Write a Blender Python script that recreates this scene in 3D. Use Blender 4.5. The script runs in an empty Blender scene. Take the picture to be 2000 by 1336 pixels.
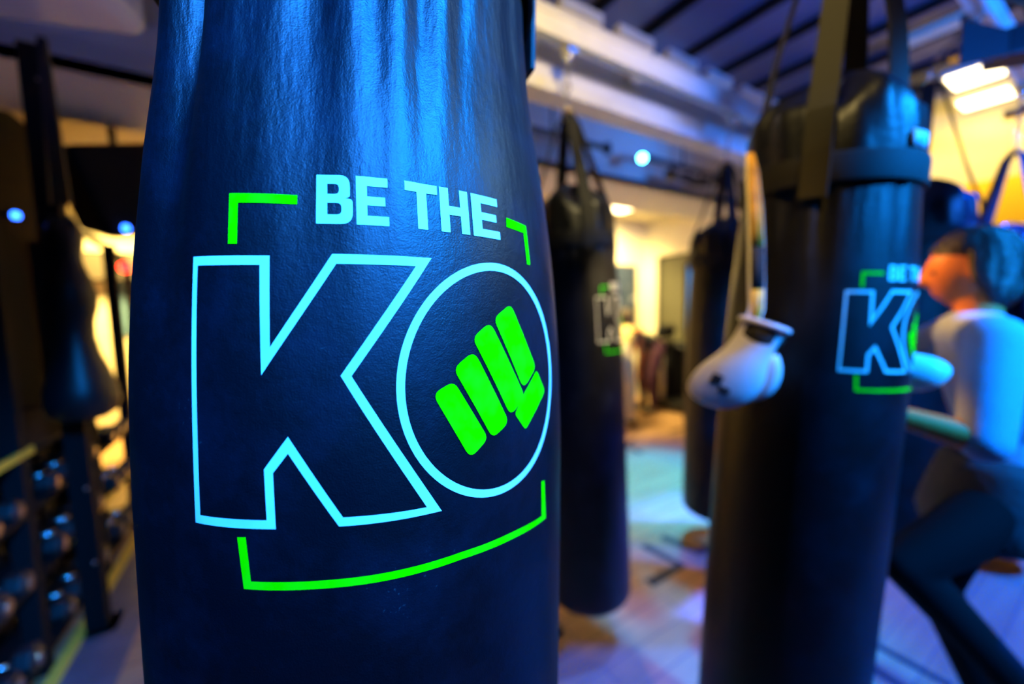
import bpy, bmesh, random
from math import *
from mathutils import Vector, Matrix, Quaternion

S = bpy.context.scene
COL = S.collection
random.seed(7)

# ---------------------------------------------------------------- camera
def make_camera():
    fw = Vector((.522, .853, 0)).normalized()
    rt = Vector((fw.y, -fw.x, 0))
    up = Vector((0, 0, 1))
    p, a = radians(4.85), radians(1.25)
    fwd = fw * cos(p) - up * sin(p)
    u0 = fw * sin(p) + up * cos(p)
    rr = rt * cos(a) - u0 * sin(a)
    uu = rt * sin(a) + u0 * cos(a)
    cam = bpy.data.cameras.new('camera')
    cam.sensor_width = 36
    cam.lens = 14.0
    cam.clip_start = .01
    cam.dof.use_dof = True
    cam.dof.focus_distance = .262
    cam.dof.aperture_fstop = 1.9
    cam.dof.aperture_blades = 0
    o = bpy.data.objects.new('camera', cam)
    COL.objects.link(o)
    m = Matrix((rr, uu, -fwd)).transposed().to_4x4()
    m.translation = Vector((0, 0, 1.5))
    o.matrix_world = m
    S.camera = o
make_camera()

# ---------------------------------------------------------------- light
S.view_settings.view_transform = 'Standard'
S.view_settings.look = 'None'
S.view_settings.exposure = 0
S.view_settings.gamma = 1
S.view_settings.use_curve_mapping = False
w = bpy.data.worlds.new('room_dark')
S.world = w
w.use_nodes = True
w.node_tree.nodes['Background'].inputs[0].default_value = (.05, .06, .1, 1)
w.node_tree.nodes['Background'].inputs[1].default_value = .02

def spot(name, loc, target, col, power, angle=60, blend=.4, size=.04):
    l = bpy.data.lights.new(name, 'SPOT')
    l.color = col
    l.energy = power
    l.spot_size = radians(angle)
    l.spot_blend = blend
    l.shadow_soft_size = size
    o = bpy.data.objects.new(name, l)
    COL.objects.link(o)
    o.location = loc
    o.rotation_euler = (Vector(target) - Vector(loc)).to_track_quat('-Z', 'Y').to_euler()
    return o
def area(name, loc, target, col, power, sx, sy):
    l = bpy.data.lights.new(name, 'AREA')
    l.shape = 'RECTANGLE'
    l.size, l.size_y = sx, sy
    l.color = col
    l.energy = power
    o = bpy.data.objects.new(name, l)
    COL.objects.link(o)
    o.location = loc
    o.rotation_euler = (Vector(target) - Vector(loc)).to_track_quat('-Z', 'Y').to_euler()
    return o

BLUE = (.02, .27, 1)
CYAN = (.03, .72, 1)
WARM = (1, .63, .2)
# blue stage lamps, mixed with spots added as fill
spot('key_blue', (.50, -1.25, 2.75), (.08, .43, 1.68), (.008, .25, 1), 1450, 28, .9, .25)
spot('key_left', (-.25, -1.15, 2.7), (.06, .43, 1.62), (.02, .23, 1), 700, 34, .9, .25)  # second blue spot, added to broaden the sheen on the front bag
spot('key_side', (1.38, -.36, 2.30), (.16, .40, 1.42), (.42, .80, 1), 36, 40, .6, .05)
spot('right_blue', (1.7, -1.3, 2.75), (1.6, .35, 1.3), (.005, .25, 1), 1300, 46, .6, .08)
spot('floor_blue', (3.9, -.6, 2.9), (2.75, .65, 0), (.0, .07, 1), 2500, 70, .6, .06)
spot('floor_cyan', (3.3, 2.25, 2.75), (2.75, 2.10, 0), (.0, .38, 1), 1600, 44, .9, .05)
spot('floor_violet', (2.9, 1.3, 2.95), (2.28, 1.45, 0), (.03, .08, 1), 4200, 27, .12, .03)
spot('floor_near', (1.95, .92, 2.95), (1.22, 1.08, 0), (.03, .11, 1), 650, 20, .7, .05)
spot('left_blue', (-.25, 1.3, 2.55), (-.60, 1.95, 0), (.02, .14, 1), 130, 30, .8, .06)  # added to turn the left platform and rack blue
spot('left_ceiling', (-.3, 1.0, 1.9), (-.9, 2.0, 3.0), (.06, .18, 1), 16, 80, .8, .06)  # unseen upward fill, added to tint the left ceiling
spot('warm_floor', (1.62, 1.95, 2.9), (1.52, 1.22, 0), (1, .62, .34), 60, 22, .4, .05)  # added to warm the floor patch beside the violet pool
spot('ceiling_wash', (2.6, -1.2, 2.2), (2.9, .9, 3.3), (.01, .16, 1), 520, 100, .8, .2)  # upward spot added in place of blue light bounced to the ceiling
spot('beam_wash', (3.1, 1.75, 2.66), (2.7, 2.65, 2.85), (.02, .24, 1), 36, 150, .8, .1)  # unseen fill added to colour the drop beam face
# warm room light, plus narrow spots added to tint single things
spot('warm_left', (.52, -.05, 2.38), (1.22, 1.4, 2.62), (1, .76, .32), 150, 50, .7, .10)
spot('warm_glove', (.45, -.2, 2.75), (.89, .49, 1.66), (1, .60, .12), 85, 19, .6, .05)  # narrow spot added to warm the glove strap
spot('warm_print', (1.85, .1, 2.5), (1.24, 1.15, 1.45), (1, .74, .36), 190, 20, .6, .05)  # added to bring out the K print on the middle bag
spot('warm_mid', (.92, .2, 2.75), (1.17, 1.28, 1.86), (1, .80, .36), 90, 18, .6, .05)  # added to warm the top of the middle bag
spot('warm_crown', (.36, .28, 2.80), (1.14, .46, 1.98), (1, .72, .25), 36, 22, .6, .05)  # added for warm highlights on the right bag's gathered top
spot('warm_arm', (1.78, 1.35, 1.95), (1.55, .30, 1.16), (1, .42, .08), 90, 9, .6, .04)  # tight spot added only to turn the forearm orange
spot('warm_face', (1.50, 1.45, 2.45), (1.80, .42, 1.58), (1, .46, .10), 200, 12, .6, .04)  # tight spot added only to warm the face
spot('ceiling_panel_glow', (3.72, 3.45, 2.74), (4.3, 4.7, 1.1), (1, .76, .28), 2100, 120, .6, .3)
spot('back_left_glow', (-1.6, 6.0, 2.68), (-1.8, 7.3, 1.0), (1, .70, .20), 1400, 110, .5, .3)
spot('right_panel_glow', (4.5, .86, 3.0), (5.25, .9, 2.4), (1, .70, .12), 65, 120, .5, .3)

# ---------------------------------------------------------------- materials
def mat(name, col, rough=.5, metal=0, spec=.5, noise=None, bump=None, emit=None, coat=0, stretch=(1, 1, 1), sheen=0):
    m = bpy.data.materials.new(name)
    m.use_nodes = True
    nt = m.node_tree
    b = nt.nodes['Principled BSDF']
    b.inputs['Base Color'].default_value = (*col, 1)
    b.inputs['Roughness'].default_value = rough
    b.inputs['Metallic'].default_value = metal
    b.inputs['Specular IOR Level'].default_value = spec
    b.inputs['Coat Weight'].default_value = coat
    if sheen:
        b.inputs['Sheen Weight'].default_value = sheen
    tc = nt.nodes.new('ShaderNodeTexCoord')
    mp = nt.nodes.new('ShaderNodeMapping')
    mp.inputs['Scale'].default_value = stretch
    nt.links.new(tc.outputs['Object'], mp.inputs[0])
    if noise:
        sc, c2, lo, hi = noise
        n = nt.nodes.new('ShaderNodeTexNoise')
        n.inputs['Scale'].default_value = sc
        n.inputs['Detail'].default_value = 5
        r = nt.nodes.new('ShaderNodeValToRGB')
        r.color_ramp.elements[0].position = lo
        r.color_ramp.elements[1].position = hi
        r.color_ramp.elements[0].color = (*col, 1)
        r.color_ramp.elements[1].color = (*c2, 1)
        nt.links.new(mp.outputs[0], n.inputs['Vector'])
        nt.links.new(n.outputs['Fac'], r.inputs[0])
        nt.links.new(r.outputs[0], b.inputs['Base Color'])
    if bump:
        prev = None
        for sc, st, dist in (bump if isinstance(bump, list) else [bump]):
            n = nt.nodes.new('ShaderNodeTexNoise')
            n.inputs['Scale'].default_value = sc
            n.inputs['Detail'].default_value = 3
            nt.links.new(mp.outputs[0], n.inputs['Vector'])
            bp = nt.nodes.new('ShaderNodeBump')
            bp.inputs['Strength'].default_value = st
            bp.inputs['Distance'].default_value = dist
            nt.links.new(n.outputs['Fac'], bp.inputs['Height'])
            if prev:
                nt.links.new(prev.outputs[0], bp.inputs['Normal'])
            prev = bp
        nt.links.new(prev.outputs[0], b.inputs['Normal'])
    if emit:
        b.inputs['Emission Color'].default_value = (*emit[0], 1)
        b.inputs['Emission Strength'].default_value = emit[1]
    return m

def leather(name, grain=1.0):
    """black coated leather: fine grain, soft sheen, dusty scuffs"""
    m = mat(name, (.017, .018, .022), .46, spec=.42, bump=[(900, .34 * grain, .0007), (190, .16 * grain, .0016)])
    nt = m.node_tree
    b = nt.nodes['Principled BSDF']
    tc = nt.nodes.new('ShaderNodeTexCoord')
    n = nt.nodes.new('ShaderNodeTexNoise')
    n.inputs['Scale'].default_value = 11
    n.inputs['Detail'].default_value = 9
    n.inputs['Roughness'].default_value = .72
    nt.links.new(tc.outputs['Object'], n.inputs['Vector'])
    r = nt.nodes.new('ShaderNodeValToRGB')
    r.color_ramp.elements[0].position = .44
    r.color_ramp.elements[0].color = (.0006, .0012, .0036, 1)
    r.color_ramp.elements[1].position = .75
    r.color_ramp.elements[1].color = (.003, .0055, .016, 1)
    nt.links.new(n.outputs['Fac'], r.inputs[0])
    # pale specks of worn finish
    n2 = nt.nodes.new('ShaderNodeTexNoise')
    n2.inputs['Scale'].default_value = 420
    n2.inputs['Detail'].default_value = 2
    nt.links.new(tc.outputs['Object'], n2.inputs['Vector'])
    mm = nt.nodes.new('ShaderNodeMath')
    mm.operation = 'MULTIPLY'
    nt.links.new(n.outputs['Fac'], mm.inputs[0])
    nt.links.new(n2.outputs['Fac'], mm.inputs[1])
    r2 = nt.nodes.new('ShaderNodeValToRGB')
    r2.color_ramp.elements[0].position = .40
    r2.color_ramp.elements[1].position = .52
    nt.links.new(mm.outputs[0], r2.inputs[0])
    mx = nt.nodes.new('ShaderNodeMixRGB')
    mx.inputs[2].default_value = (.06, .07, .08, 1)
    nt.links.new(r2.outputs[0], mx.inputs[0])
    nt.links.new(r.outputs[0], mx.inputs[1])
    nt.links.new(mx.outputs[0], b.inputs['Base Color'])
    rr = nt.nodes.new('ShaderNodeMapRange')
    rr.inputs[3].default_value = .36
    rr.inputs[4].default_value = .56
    nt.links.new(n.outputs['Fac'], rr.inputs[0])
    nt.links.new(rr.outputs[0], b.inputs['Roughness'])
    # fine vertical drape wrinkles that follow the sewn top
    mp = nt.nodes.new('ShaderNodeMapping')
    mp.inputs['Scale'].default_value = (1, 1, .16)
    nt.links.new(tc.outputs['Object'], mp.inputs[0])
    nw = nt.nodes.new('ShaderNodeTexNoise')
    nw.inputs['Scale'].default_value = 60
    nw.inputs['Detail'].default_value = 4
    nt.links.new(mp.outputs[0], nw.inputs['Vector'])
    sep = nt.nodes.new('ShaderNodeSeparateXYZ')
    nt.links.new(tc.outputs['Object'], sep.inputs[0])
    fd = nt.nodes.new('ShaderNodeMapRange')
    fd.inputs[1].default_value = 1.33
    fd.inputs[2].default_value = 1.62
    nt.links.new(sep.outputs[2], fd.inputs[0])
    bp = nt.nodes.new('ShaderNodeBump')
    bp.inputs['Distance'].default_value = .004
    ms = nt.nodes.new('ShaderNodeMath')
    ms.operation = 'MULTIPLY'
    ms.inputs[1].default_value = .95
    nt.links.new(fd.outputs[0], ms.inputs[0])
    nt.links.new(ms.outputs[0], bp.inputs['Strength'])
    nt.links.new(nw.outputs['Fac'], bp.inputs['Height'])
    old = b.inputs['Normal'].links[0].from_socket
    nt.links.new(old, bp.inputs['Normal'])
    nt.links.new(bp.outputs[0], b.inputs['Normal'])
    return m

M = {}
M['leather'] = leather('black_leather')
M['leather_plain'] = mat('black_vinyl', (.006, .0065, .009), .40, spec=.5, bump=(60, .25, .004))
M['webbing'] = mat('black_webbing', (.010, .010, .011), .75, bump=(300, .4, .001))
M['strap_tan'] = mat('brown_webbing', (.028, .024, .012), .7, bump=(220, .4, .001))
M['white_print'] = mat('white_print', (.86, .90, .88), .5, spec=.3, noise=(35, (.70, .75, .78), .45, .75))
M['green_print'] = mat('green_print', (.04, .93, .0), .5, spec=.0, noise=(45, (.05, .98, .005), .45, .75))
M['steel'] = mat('bright_steel', (.75, .72, .62), .25, metal=1)
M['brass'] = mat('brass', (.8, .6, .25), .3, metal=1)
M['white_steel'] = mat('white_painted_steel', (.80, .76, .62), .5, noise=(4, (.70, .66, .54), .4, .7))
M['black_metal'] = mat('black_metal', (.010, .010, .011), .5, spec=.4)
M['black_matte'] = mat('black_matte', (.006, .006, .007), .8, spec=.2)
M['rubber'] = mat('black_rubber', (.012, .012, .013), .55)
M['chrome'] = mat('chrome', (.7, .7, .72), .22, metal=1)
M['ceiling'] = mat('dark_ceiling', (.07, .09, .15), .45, noise=(1.2, (.12, .13, .19), .35, .7), spec=.4)
M['white_paint'] = mat('white_paint', (.72, .70, .68), .7, noise=(3, (.65, .63, .6), .4, .7))
M['cream'] = mat('cream_paint', (.80, .72, .50), .7, noise=(2, (.74, .66, .44), .4, .7))
M['orange_paint'] = mat('orange_paint', (.95, .60, .01), .6)
M['dark_wall'] = mat('dark_wall', (.006, .006, .006), .9, spec=.2)
M['brown'] = mat('brown_panel', (.035, .024, .010), .7)
M['trim'] = mat('yellow_edge_strip', (.85, .62, .06), .6)
M['platform'] = mat('grey_rubber', (.12, .12, .13), .35, noise=(8, (.16, .16, .17), .4, .7))
M['tape'] = mat('black_floor_tape', (.008, .010, .016), .6)
M['tan_leather'] = mat('tan_lining', (.80, .44, .03), .6, noise=(25, (.50, .27, .02), .4, .65), bump=(30, .5, .004))
M['glove_white'] = mat('white_glove_leather', (.85, .86, .88), .38, bump=(30, .2, .004))
M['label_white'] = mat('white_label', (.75, .8, .85), .6, noise=(90, (.3, .3, .34), .52, .58))
M['lens'] = mat('lamp_lens', (.1, .6, .9), .3, emit=((.08, .62, 1), 40))
M['panel'] = mat('lit_diffuser', (.9, .85, .7), .5, emit=((1, .80, .42), 9))
M['blue_led'] = mat('blue_led', (.01, .05, .8), .4, emit=((.02, .13, 1), 12))
M['red_led'] = mat('red_led', (.8, .01, .01), .4, emit=((1, .01, .01), 14))
M['blue_screen'] = mat('blue_lit_screen', (.01, .1, .5), .4, emit=((.01, .16, .9), 1.1))
M['grey_door'] = mat('grey_door', (.07, .065, .035), .6)
M['skin'] = mat('skin', (.66, .19, .035), .5, bump=(60, .1, .002))
M['hair'] = mat('dark_hair', (.010, .008, .007), .38, bump=(40, .8, .01), stretch=(1, 1, 6))
M['hair_brown'] = mat('brown_hair', (.06, .035, .015), .5)
M['top_white'] = mat('pale_top', (.26, .36, .52), .7, bump=(14, .35, .008))
M['shorts'] = mat('grey_shorts', (.022, .035, .05), .75, bump=(18, .6, .012))
M['leggings'] = mat('black_leggings', (.003, .0035, .005), .85, spec=.15)
M['purple'] = mat('purple_leggings', (.045, .006, .028), .7)
M['yellow_top'] = mat('yellow_vest', (.80, .62, .18), .7)
M['cream_cloth'] = mat('cream_trousers', (.72, .64, .42), .75)
M['black_cloth'] = mat('black_cloth', (.012, .011, .011), .8)
M['shoe'] = mat('dark_shoe', (.03, .02, .015), .6)
M['eye'] = mat('dark_eye', (.01, .008, .006), .2)
M['lips'] = mat('lips', (.40, .13, .09), .45)

def floor_material():
    m = bpy.data.materials.new('wood_floor')
    m.use_nodes = True
    nt = m.node_tree
    b = nt.nodes['Principled BSDF']
    tc = nt.nodes.new('ShaderNodeTexCoord')
    mp = nt.nodes.new('ShaderNodeMapping')
    nt.links.new(tc.outputs['Object'], mp.inputs[0])
    br = nt.nodes.new('ShaderNodeTexBrick')
    br.inputs['Color1'].default_value = (.62, .36, .16, 1)
    br.inputs['Color2'].default_value = (.54, .30, .13, 1)
    br.inputs['Mortar'].default_value = (.30, .20, .12, 1)
    br.inputs['Scale'].default_value = 1
    br.inputs['Brick Width'].default_value = 1.1
    br.inputs['Row Height'].default_value = .14
    br.inputs['Mortar Size'].default_value = .004
    nt.links.new(mp.outputs[0], br.inputs['Vector'])
    mp2 = nt.nodes.new('ShaderNodeMapping')
    mp2.inputs['Scale'].default_value = (1.2, 9, 1)
    nt.links.new(tc.outputs['Object'], mp2.inputs[0])
    n = nt.nodes.new('ShaderNodeTexNoise')
    n.inputs['Scale'].default_value = 2.5
    n.inputs['Detail'].default_value = 6
    nt.links.new(mp2.outputs[0], n.inputs['Vector'])
    mx = nt.nodes.new('ShaderNodeMixRGB')
    mx.blend_type = 'MULTIPLY'
    mx.inputs[0].default_value = .6
    r = nt.nodes.new('ShaderNodeValToRGB')
    r.color_ramp.elements[0].position = .3
    r.color_ramp.elements[0].color = (.62, .62, .62, 1)
    r.color_ramp.elements[1].position = .7
    r.color_ramp.elements[1].color = (1, 1, 1, 1)
    nt.links.new(n.outputs['Fac'], r.inputs[0])
    nt.links.new(br.outputs['Color'], mx.inputs[1])
    nt.links.new(r.outputs[0], mx.inputs[2])
    nt.links.new(mx.outputs[0], b.inputs['Base Color'])
    b.inputs['Roughness'].default_value = .38
    b.inputs['Specular IOR Level'].default_value = .35
    return m
M['floor'] = floor_material()

# ---------------------------------------------------------------- mesh helpers
class MB:
    def __init__(s):
        s.v, s.f = [], []
    def add(s, vs, fs):
        n = len(s.v)
        s.v += [tuple(v) for v in vs]
        s.f += [tuple(i + n for i in f) for f in fs]
        return s
    def box(s, c, d, rot=None):
        c, (x, y, z) = Vector(c), [k / 2 for k in d]
        vs = [Vector((sx * x, sy * y, sz * z)) for sz in (-1, 1) for sy in (-1, 1) for sx in (-1, 1)]
        if rot is not None:
            vs = [rot @ v for v in vs]
        return s.add([v + c for v in vs], [(0, 2, 3, 1), (4, 5, 7, 6), (0, 1, 5, 4), (2, 6, 7, 3), (0, 4, 6, 2), (1, 3, 7, 5)])
    def tube(s, pts, r, seg=10, caps=True, closed=False):
        pts = [Vector(p) for p in pts]
        n = len(pts)
        rs = r if isinstance(r, (list, tuple)) else [r] * n
        vs, fs = [], []
        ref = None
        for i, p in enumerate(pts):
            if closed:
                d = pts[(i + 1) % n] - pts[i - 1]
            else:
                d = pts[min(i + 1, n - 1)] - pts[max(i - 1, 0)]
            d.normalize()
            if ref is None:
                ref = d.orthogonal().normalized()
            ref = (ref - d * ref.dot(d)).normalized()
            q = d.cross(ref)
            for k in range(seg):
                a = 2 * pi * k / seg
                vs.append(p + (ref * cos(a) + q * sin(a)) * rs[i])
        m = n if closed else n - 1
        for i in range(m):
            for k in range(seg):
                a, b_ = i * seg + k, i * seg + (k + 1) % seg
                c_, d_ = ((i + 1) % n) * seg + (k + 1) % seg, ((i + 1) % n) * seg + k
                fs.append((a, b_, c_, d_))
        if caps and not closed:
            fs.append(tuple(range(seg))[::-1])
            fs.append(tuple((n - 1) * seg + k for k in range(seg)))
        return s.add(vs, fs)
    def grid(s, nu, nv, fn, wrap=False, cap0=False, cap1=False):
        """fn(i, j) -> point, i along u (wrapped when wrap), j along v"""
        vs = [fn(i, j) for j in range(nv) for i in range(nu)]
        fs = []
        for j in range(nv - 1):
            for i in range(nu if wrap else nu - 1):
                i2 = (i + 1) % nu
                fs.append((j * nu + i, j * nu + i2, (j + 1) * nu + i2, (j + 1) * nu + i))
        if cap0:
            fs.append(tuple(range(nu))[::-1])
        if cap1:
            fs.append(tuple((nv - 1) * nu + i for i in range(nu)))
        return s.add(vs, fs)
    def lathe(s, prof, seg=32, c=(0, 0, 0)):
        c = Vector(c)
        return s.grid(seg, len(prof), lambda i, j: c + Vector((prof[j][0] * cos(2 * pi * i / seg), prof[j][0] * sin(2 * pi * i / seg), prof[j][1])), wrap=True, cap0=prof[0][0] > 1e-5, cap1=prof[-1][0] > 1e-5)
    def ribbon(s, pts, wdir, width, thick):
        """flat strap along pts; wdir = width direction (one, or one per point)"""
        pts = [Vector(p) for p in pts]
        n = len(pts)
        vs, fs = [], []
        for i, p in enumerate(pts):
            d = (pts[min(i + 1, n - 1)] - pts[max(i - 1, 0)]).normalized()
            wd = Vector(wdir[i] if isinstance(wdir, list) else wdir)
            wd = (wd - d * wd.dot(d)).normalized()
            nn = d.cross(wd)
            ww = width[i] if isinstance(width, list) else width
            for a, b_ in ((-1, -1), (1, -1), (1, 1), (-1, 1)):
                vs.append(p + wd * (a * ww / 2) + nn * (b_ * thick / 2))
        for i in range(n - 1):
            for k in range(4):
                fs.append((i * 4 + k, i * 4 + (k + 1) % 4, (i + 1) * 4 + (k + 1) % 4, (i + 1) * 4 + k))
        fs.append((3, 2, 1, 0))
        fs.append(tuple((n - 1) * 4 + k for k in range(4)))
        return s.add(vs, fs)
    def mesh(s, name, m, smooth=True):
        me = bpy.data.meshes.new(name)
        me.from_pydata(s.v, [], s.f)
        bm = bmesh.new()
        bm.from_mesh(me)
        bmesh.ops.recalc_face_normals(bm, faces=bm.faces)
        bm.to_mesh(me)
        bm.free()
        if smooth:
            me.polygons.foreach_set('use_smooth', [True] * len(me.polygons))
        if m is not None:
            me.materials.append(m)
        return me

def link(name, me, parent=None):
    o = bpy.data.objects.new(name, me)
    COL.objects.link(o)
    if parent is not None:
        o.parent = parent
    return o
def part(name, mb, m, parent, smooth=True, bevel=0, label=None):
    o = link(name, mb.mesh(name, m, smooth), parent)
    if bevel:
        b = o.modifiers.new('bevel', 'BEVEL')
        b.width = bevel
        b.segments = 2
        b.limit_method = 'ANGLE'
    if label:
        o['label'] = label
    return o
def tag(o, label, cat, group=None, kind=None):
    o['label'] = label
    o['category'] = cat
    if group:
        o['group'] = group
    if kind:
        o['kind'] = kind
    return o
def thing(name, label, cat, loc=(0, 0, 0), rz=0, group=None):
    o = link(name, None)
    o.location = loc
    o.rotation_euler = (0, 0, rz)
    return tag(o, label, cat, group)
def struct(name, mb, m, bevel=0, smooth=False):
    o = part(name, mb, m, None, smooth, bevel)
    o['kind'] = 'structure'
    return o
def copy_tree(o, parent=None):
    c = o.copy()
    COL.objects.link(c)
    c.parent = parent
    for ch in list(o.children):
        copy_tree(ch, c)
    return c
def lerp(a, b, t):
    return a + (b - a) * t
def interp(x, xs, ys):
    if x <= xs[0]:
        return ys[0]
    for i in range(len(xs) - 1):
        if x <= xs[i + 1]:
            t = (x - xs[i]) / (xs[i + 1] - xs[i])
            return lerp(ys[i], ys[i + 1], t)
    return ys[-1]
def smoothinterp(x, xs, ys):
    if x <= xs[0]:
        return ys[0]
    for i in range(len(xs) - 1):
        if x <= xs[i + 1]:
            h = xs[i + 1] - xs[i]
            def sl(k):
                if k <= 0 or k >= len(xs) - 1:
                    return 0
                return (ys[k + 1] - ys[k - 1]) / (xs[k + 1] - xs[k - 1])
            t = (x - xs[i]) / h
            m0, m1 = sl(i) * h, sl(i + 1) * h
            return (2*t**3-3*t*t+1)*ys[i] + (t**3-2*t*t+t)*m0 + (-2*t**3+3*t*t)*ys[i+1] + (t**3-t*t)*m1
    return ys[-1]

# ---------------------------------------------------------------- room
WX0, WX1, WY0, WY1 = -1.6, 5.2, -2.4, 7.3
struct('floor', MB().box((1.2, 2.45, -.05), (8.8, 10.1, .1)), M['floor'])
struct('ceiling', MB().box((1.2, .1, 3.35), (8.8, 5.2, .1)), M['ceiling'])
struct('trim_1', MB().box((1.2, 2.72, 3.0), (8.8, .14, .66)), M['white_paint'])            # drop beam face
struct('trim_2', MB().box((1.2, 3.06, 2.72), (8.8, .82, .10)), M['white_paint'])            # its underside band
struct('trim_3', MB().box((1.2, 5.4, 2.84), (8.8, 3.9, .08)), M['cream'])                  # low ceiling of the back room
struct('wall_right', MB().box((5.25, 1.05, 2.93), (.1, 6.7, .90)), M['cream'])
struct('wall_right_lower', MB().box((5.25, -.2, 1.24), (.1, 4.2, 2.48)), M['orange_paint'])
struct('wall_right_door_side', MB().box((5.25, 4.30, 1.24), (.1, .22, 2.48)), M['cream'])
struct('wall_right_door_top', MB().box((5.25, 3.05, 2.365), (.1, 2.3, .23)), M['cream'])
struct('door_1', MB().box((5.32, 3.05, 1.12), (.06, 2.3, 2.24)), M['grey_door'])
for yy in (4.17,):
    struct('trim_4', MB().box((5.19, yy, 1.12), (.04, .07, 2.24)), M['cream'])
struct('wall_partition', MB().box((4.6, 4.45, 1.4), (1.2, .1, 2.8)), M['cream'])
struct('wall_partition_side', MB().box((4.05, 5.9, 1.4), (.1, 2.8, 2.8)), M['cream'])
struct('wall_back', MB().box((.6, 7.35, 1.4), (8.8, .1, 2.8)), M['cream'])
struct('trim_5', MB().box((-.9, 7.1, 2.14), (3.4, .4, .34)), M['brown'])
struct('wall_left', MB().box((-1.35, 1.1, 1.7), (.1, 7.0, 3.4)), M['dark_wall'])
struct('wall_left_back', MB().box((-3.1, 5.6, 1.4), (.1, 3.6, 2.8)), M['cream'])
struct('wall_front', MB().box((1.2, -2.45, 1.7), (8.8, .1, 3.4)), M['dark_wall'])
struct('wall_left_return', MB().box((-2.2, 4.55, 1.4), (1.8, .1, 2.8)), M['dark_wall'])

# slats of the open ceiling
for k, (x, lab) in enumerate([(.95, 0), (1.38, 0), (1.80, 0), (2.23, 0), (2.68, 0), (3.10, 0), (3.55, 0), (3.98, 0), (4.42, 0), (4.85, 0), (-.85, 1), (-.4, 1), (.05, 1), (.5, 1)]):
    o = part('ceiling_slat', MB().box((0, 0, 0), (.045, 3.6 if not lab else 3.9, .05)), M['black_matte'], None, False, .004)
    o.location = (x, .12, 3.275)
    tag(o, 'long black slat running across the dark ceiling above the steel rails', 'ceiling slat', 'black slats under the dark ceiling')
    # cream end bracket that carries the slat on the beam
    if not lab:
        b = MB().box((.0, 0, 0), (.30, .05, .06))
        q = part('slat_bracket', b, M['white_steel'], o, False, .003)
        q.location = (-.22, 1.66, -.16)

# welded steel beams the bags hang from
def rig(y, label_beam, label_rail, with_beam=True):
    L = 7.0
    if with_beam:
        t = thing('steel_beam', label_beam, 'beam', (1.7, y, 2.46))
        part('web', MB().box((0, .20, .20), (L, .02, .36)), M['white_steel'], t, False)
        part('flange', MB().box((0, .15, .03), (L, .12, .05)), M['white_steel'], t, False, .004, 'bright lower flange')
        part('flange', MB().box((0, .20, .40), (L, .12, .03)), M['white_steel'], t, False, .004)
    r = thing('hanging_rail', label_rail, 'rail', (1.7, y, 2.61))
    part('channel', MB().box((0, 0, .045), (L, .045, .085)), M['white_steel'], r, False, .004)
    part('lip', MB().box((0, -.027, .085), (L, .012, .014)).box((0, -.027, .004), (L, .012, .014)), M['white_steel'], r, False)
    for x in (-2.3, -1.2, .05, 1.3, 2.6):
        part('clamp', MB().box((x, .10, .10), (.07, .17, .05)).tube([(x, .03, .07), (x, .03, .15)], .01, 8), M['steel'], r, False)
rig(1.40, 'white painted steel beam crossing behind the middle bag', 'white steel rail carrying the chain of the middle bag')
rig(.45, '', 'white steel rail overhead that carries the large right bag', False)

# ---------------------------------------------------------------- bags
LOGO_K_OUT = [(-11.0, 13.25), (-6.1, 13.25), (-6.06, 7.94), (-2.52, 13.4), (3.46, 13.4), (-1.55, 6.19), (3.56, -2.95), (-2.46, -2.8), (-5.16, 1.73), (-6.02, .6), (-5.96, -2.76), (-11.15, -2.7)]
LOGO_K_IN = [(-10.62, 12.72), (-6.65, 12.72), (-6.56, 6.34), (-2.29, 12.83), (2.4, 12.83), (-2.15, 6.22), (2.6, -2.45), (-2.22, -2.26), (-5.14, 2.73), (-6.53, .82), (-6.47, -2.22), (-10.74, -2.18)]
GREEN = [
    [(-8.6, 16.9), (-4.58, 16.85), (-4.59, 16.32), (-8.05, 16.35), (-8.02, 13.95), (-8.57, 13.95)],
    [(10.3, 16.97), (13.15, 16.83), (13.2, 13.73), (12.72, 13.73), (12.66, 16.2), (10.25, 16.28)],
    [(-8.28, -3.3), (-7.75, -3.27), (-7.56, -6.0), (-1.5, -6.08), (4.9, -6.2), (9.6, -6.55), (13.3, -7.02), (13.3, -4.05), (13.9, -4.2), (14.15, -7.6), (9.6, -7.12), (4.93, -6.73), (-1.5, -6.6), (-8.03, -6.5)],
]
FINGERS = [
    ([(3.14, 4.78), (4.62, 5.45), (7.17, 1.14), (5.67, .05)], .6),
    ([(4.60, 6.29), (6.22, 7.35), (9.21, 1.87), (7.55, 1.05)], .65),
    ([(6.12, 8.23), (7.71, 9.28), (11.15, 3.45), (9.39, 2.30)], .65),
    ([(8.04, 9.52), (9.95, 10.57), (12.9, 5.5), (11.0, 4.05)], .65),
    ([(13.01, 5.30), (14.35, 3.36), (11.1, .85), (9.85, 2.35), (11.12, 3.75)], .35),
]
def round_poly(pts, rad, n=5):
    out = []
    N = len(pts)
    for i in range(N):
        p = Vector(pts[i][:2])
        r = pts[i][2] if len(pts[i]) > 2 else rad
        a, b = Vector(pts[i - 1][:2]) - p, Vector(pts[(i + 1) % N][:2]) - p
        if r <= 1e-6:
            out.append(tuple(p))
            continue
        ang = a.angle(b)
        d = min(r / tan(ang / 2), a.length * .48, b.length * .48)
        p0, p2 = p + a.normalized() * d, p + b.normalized() * d
        for k in range(n + 1):
            t = k / n
            out.append(tuple(p0 * (1 - t) ** 2 + p * 2 * t * (1 - t) + p2 * t * t))
    return out
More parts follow.
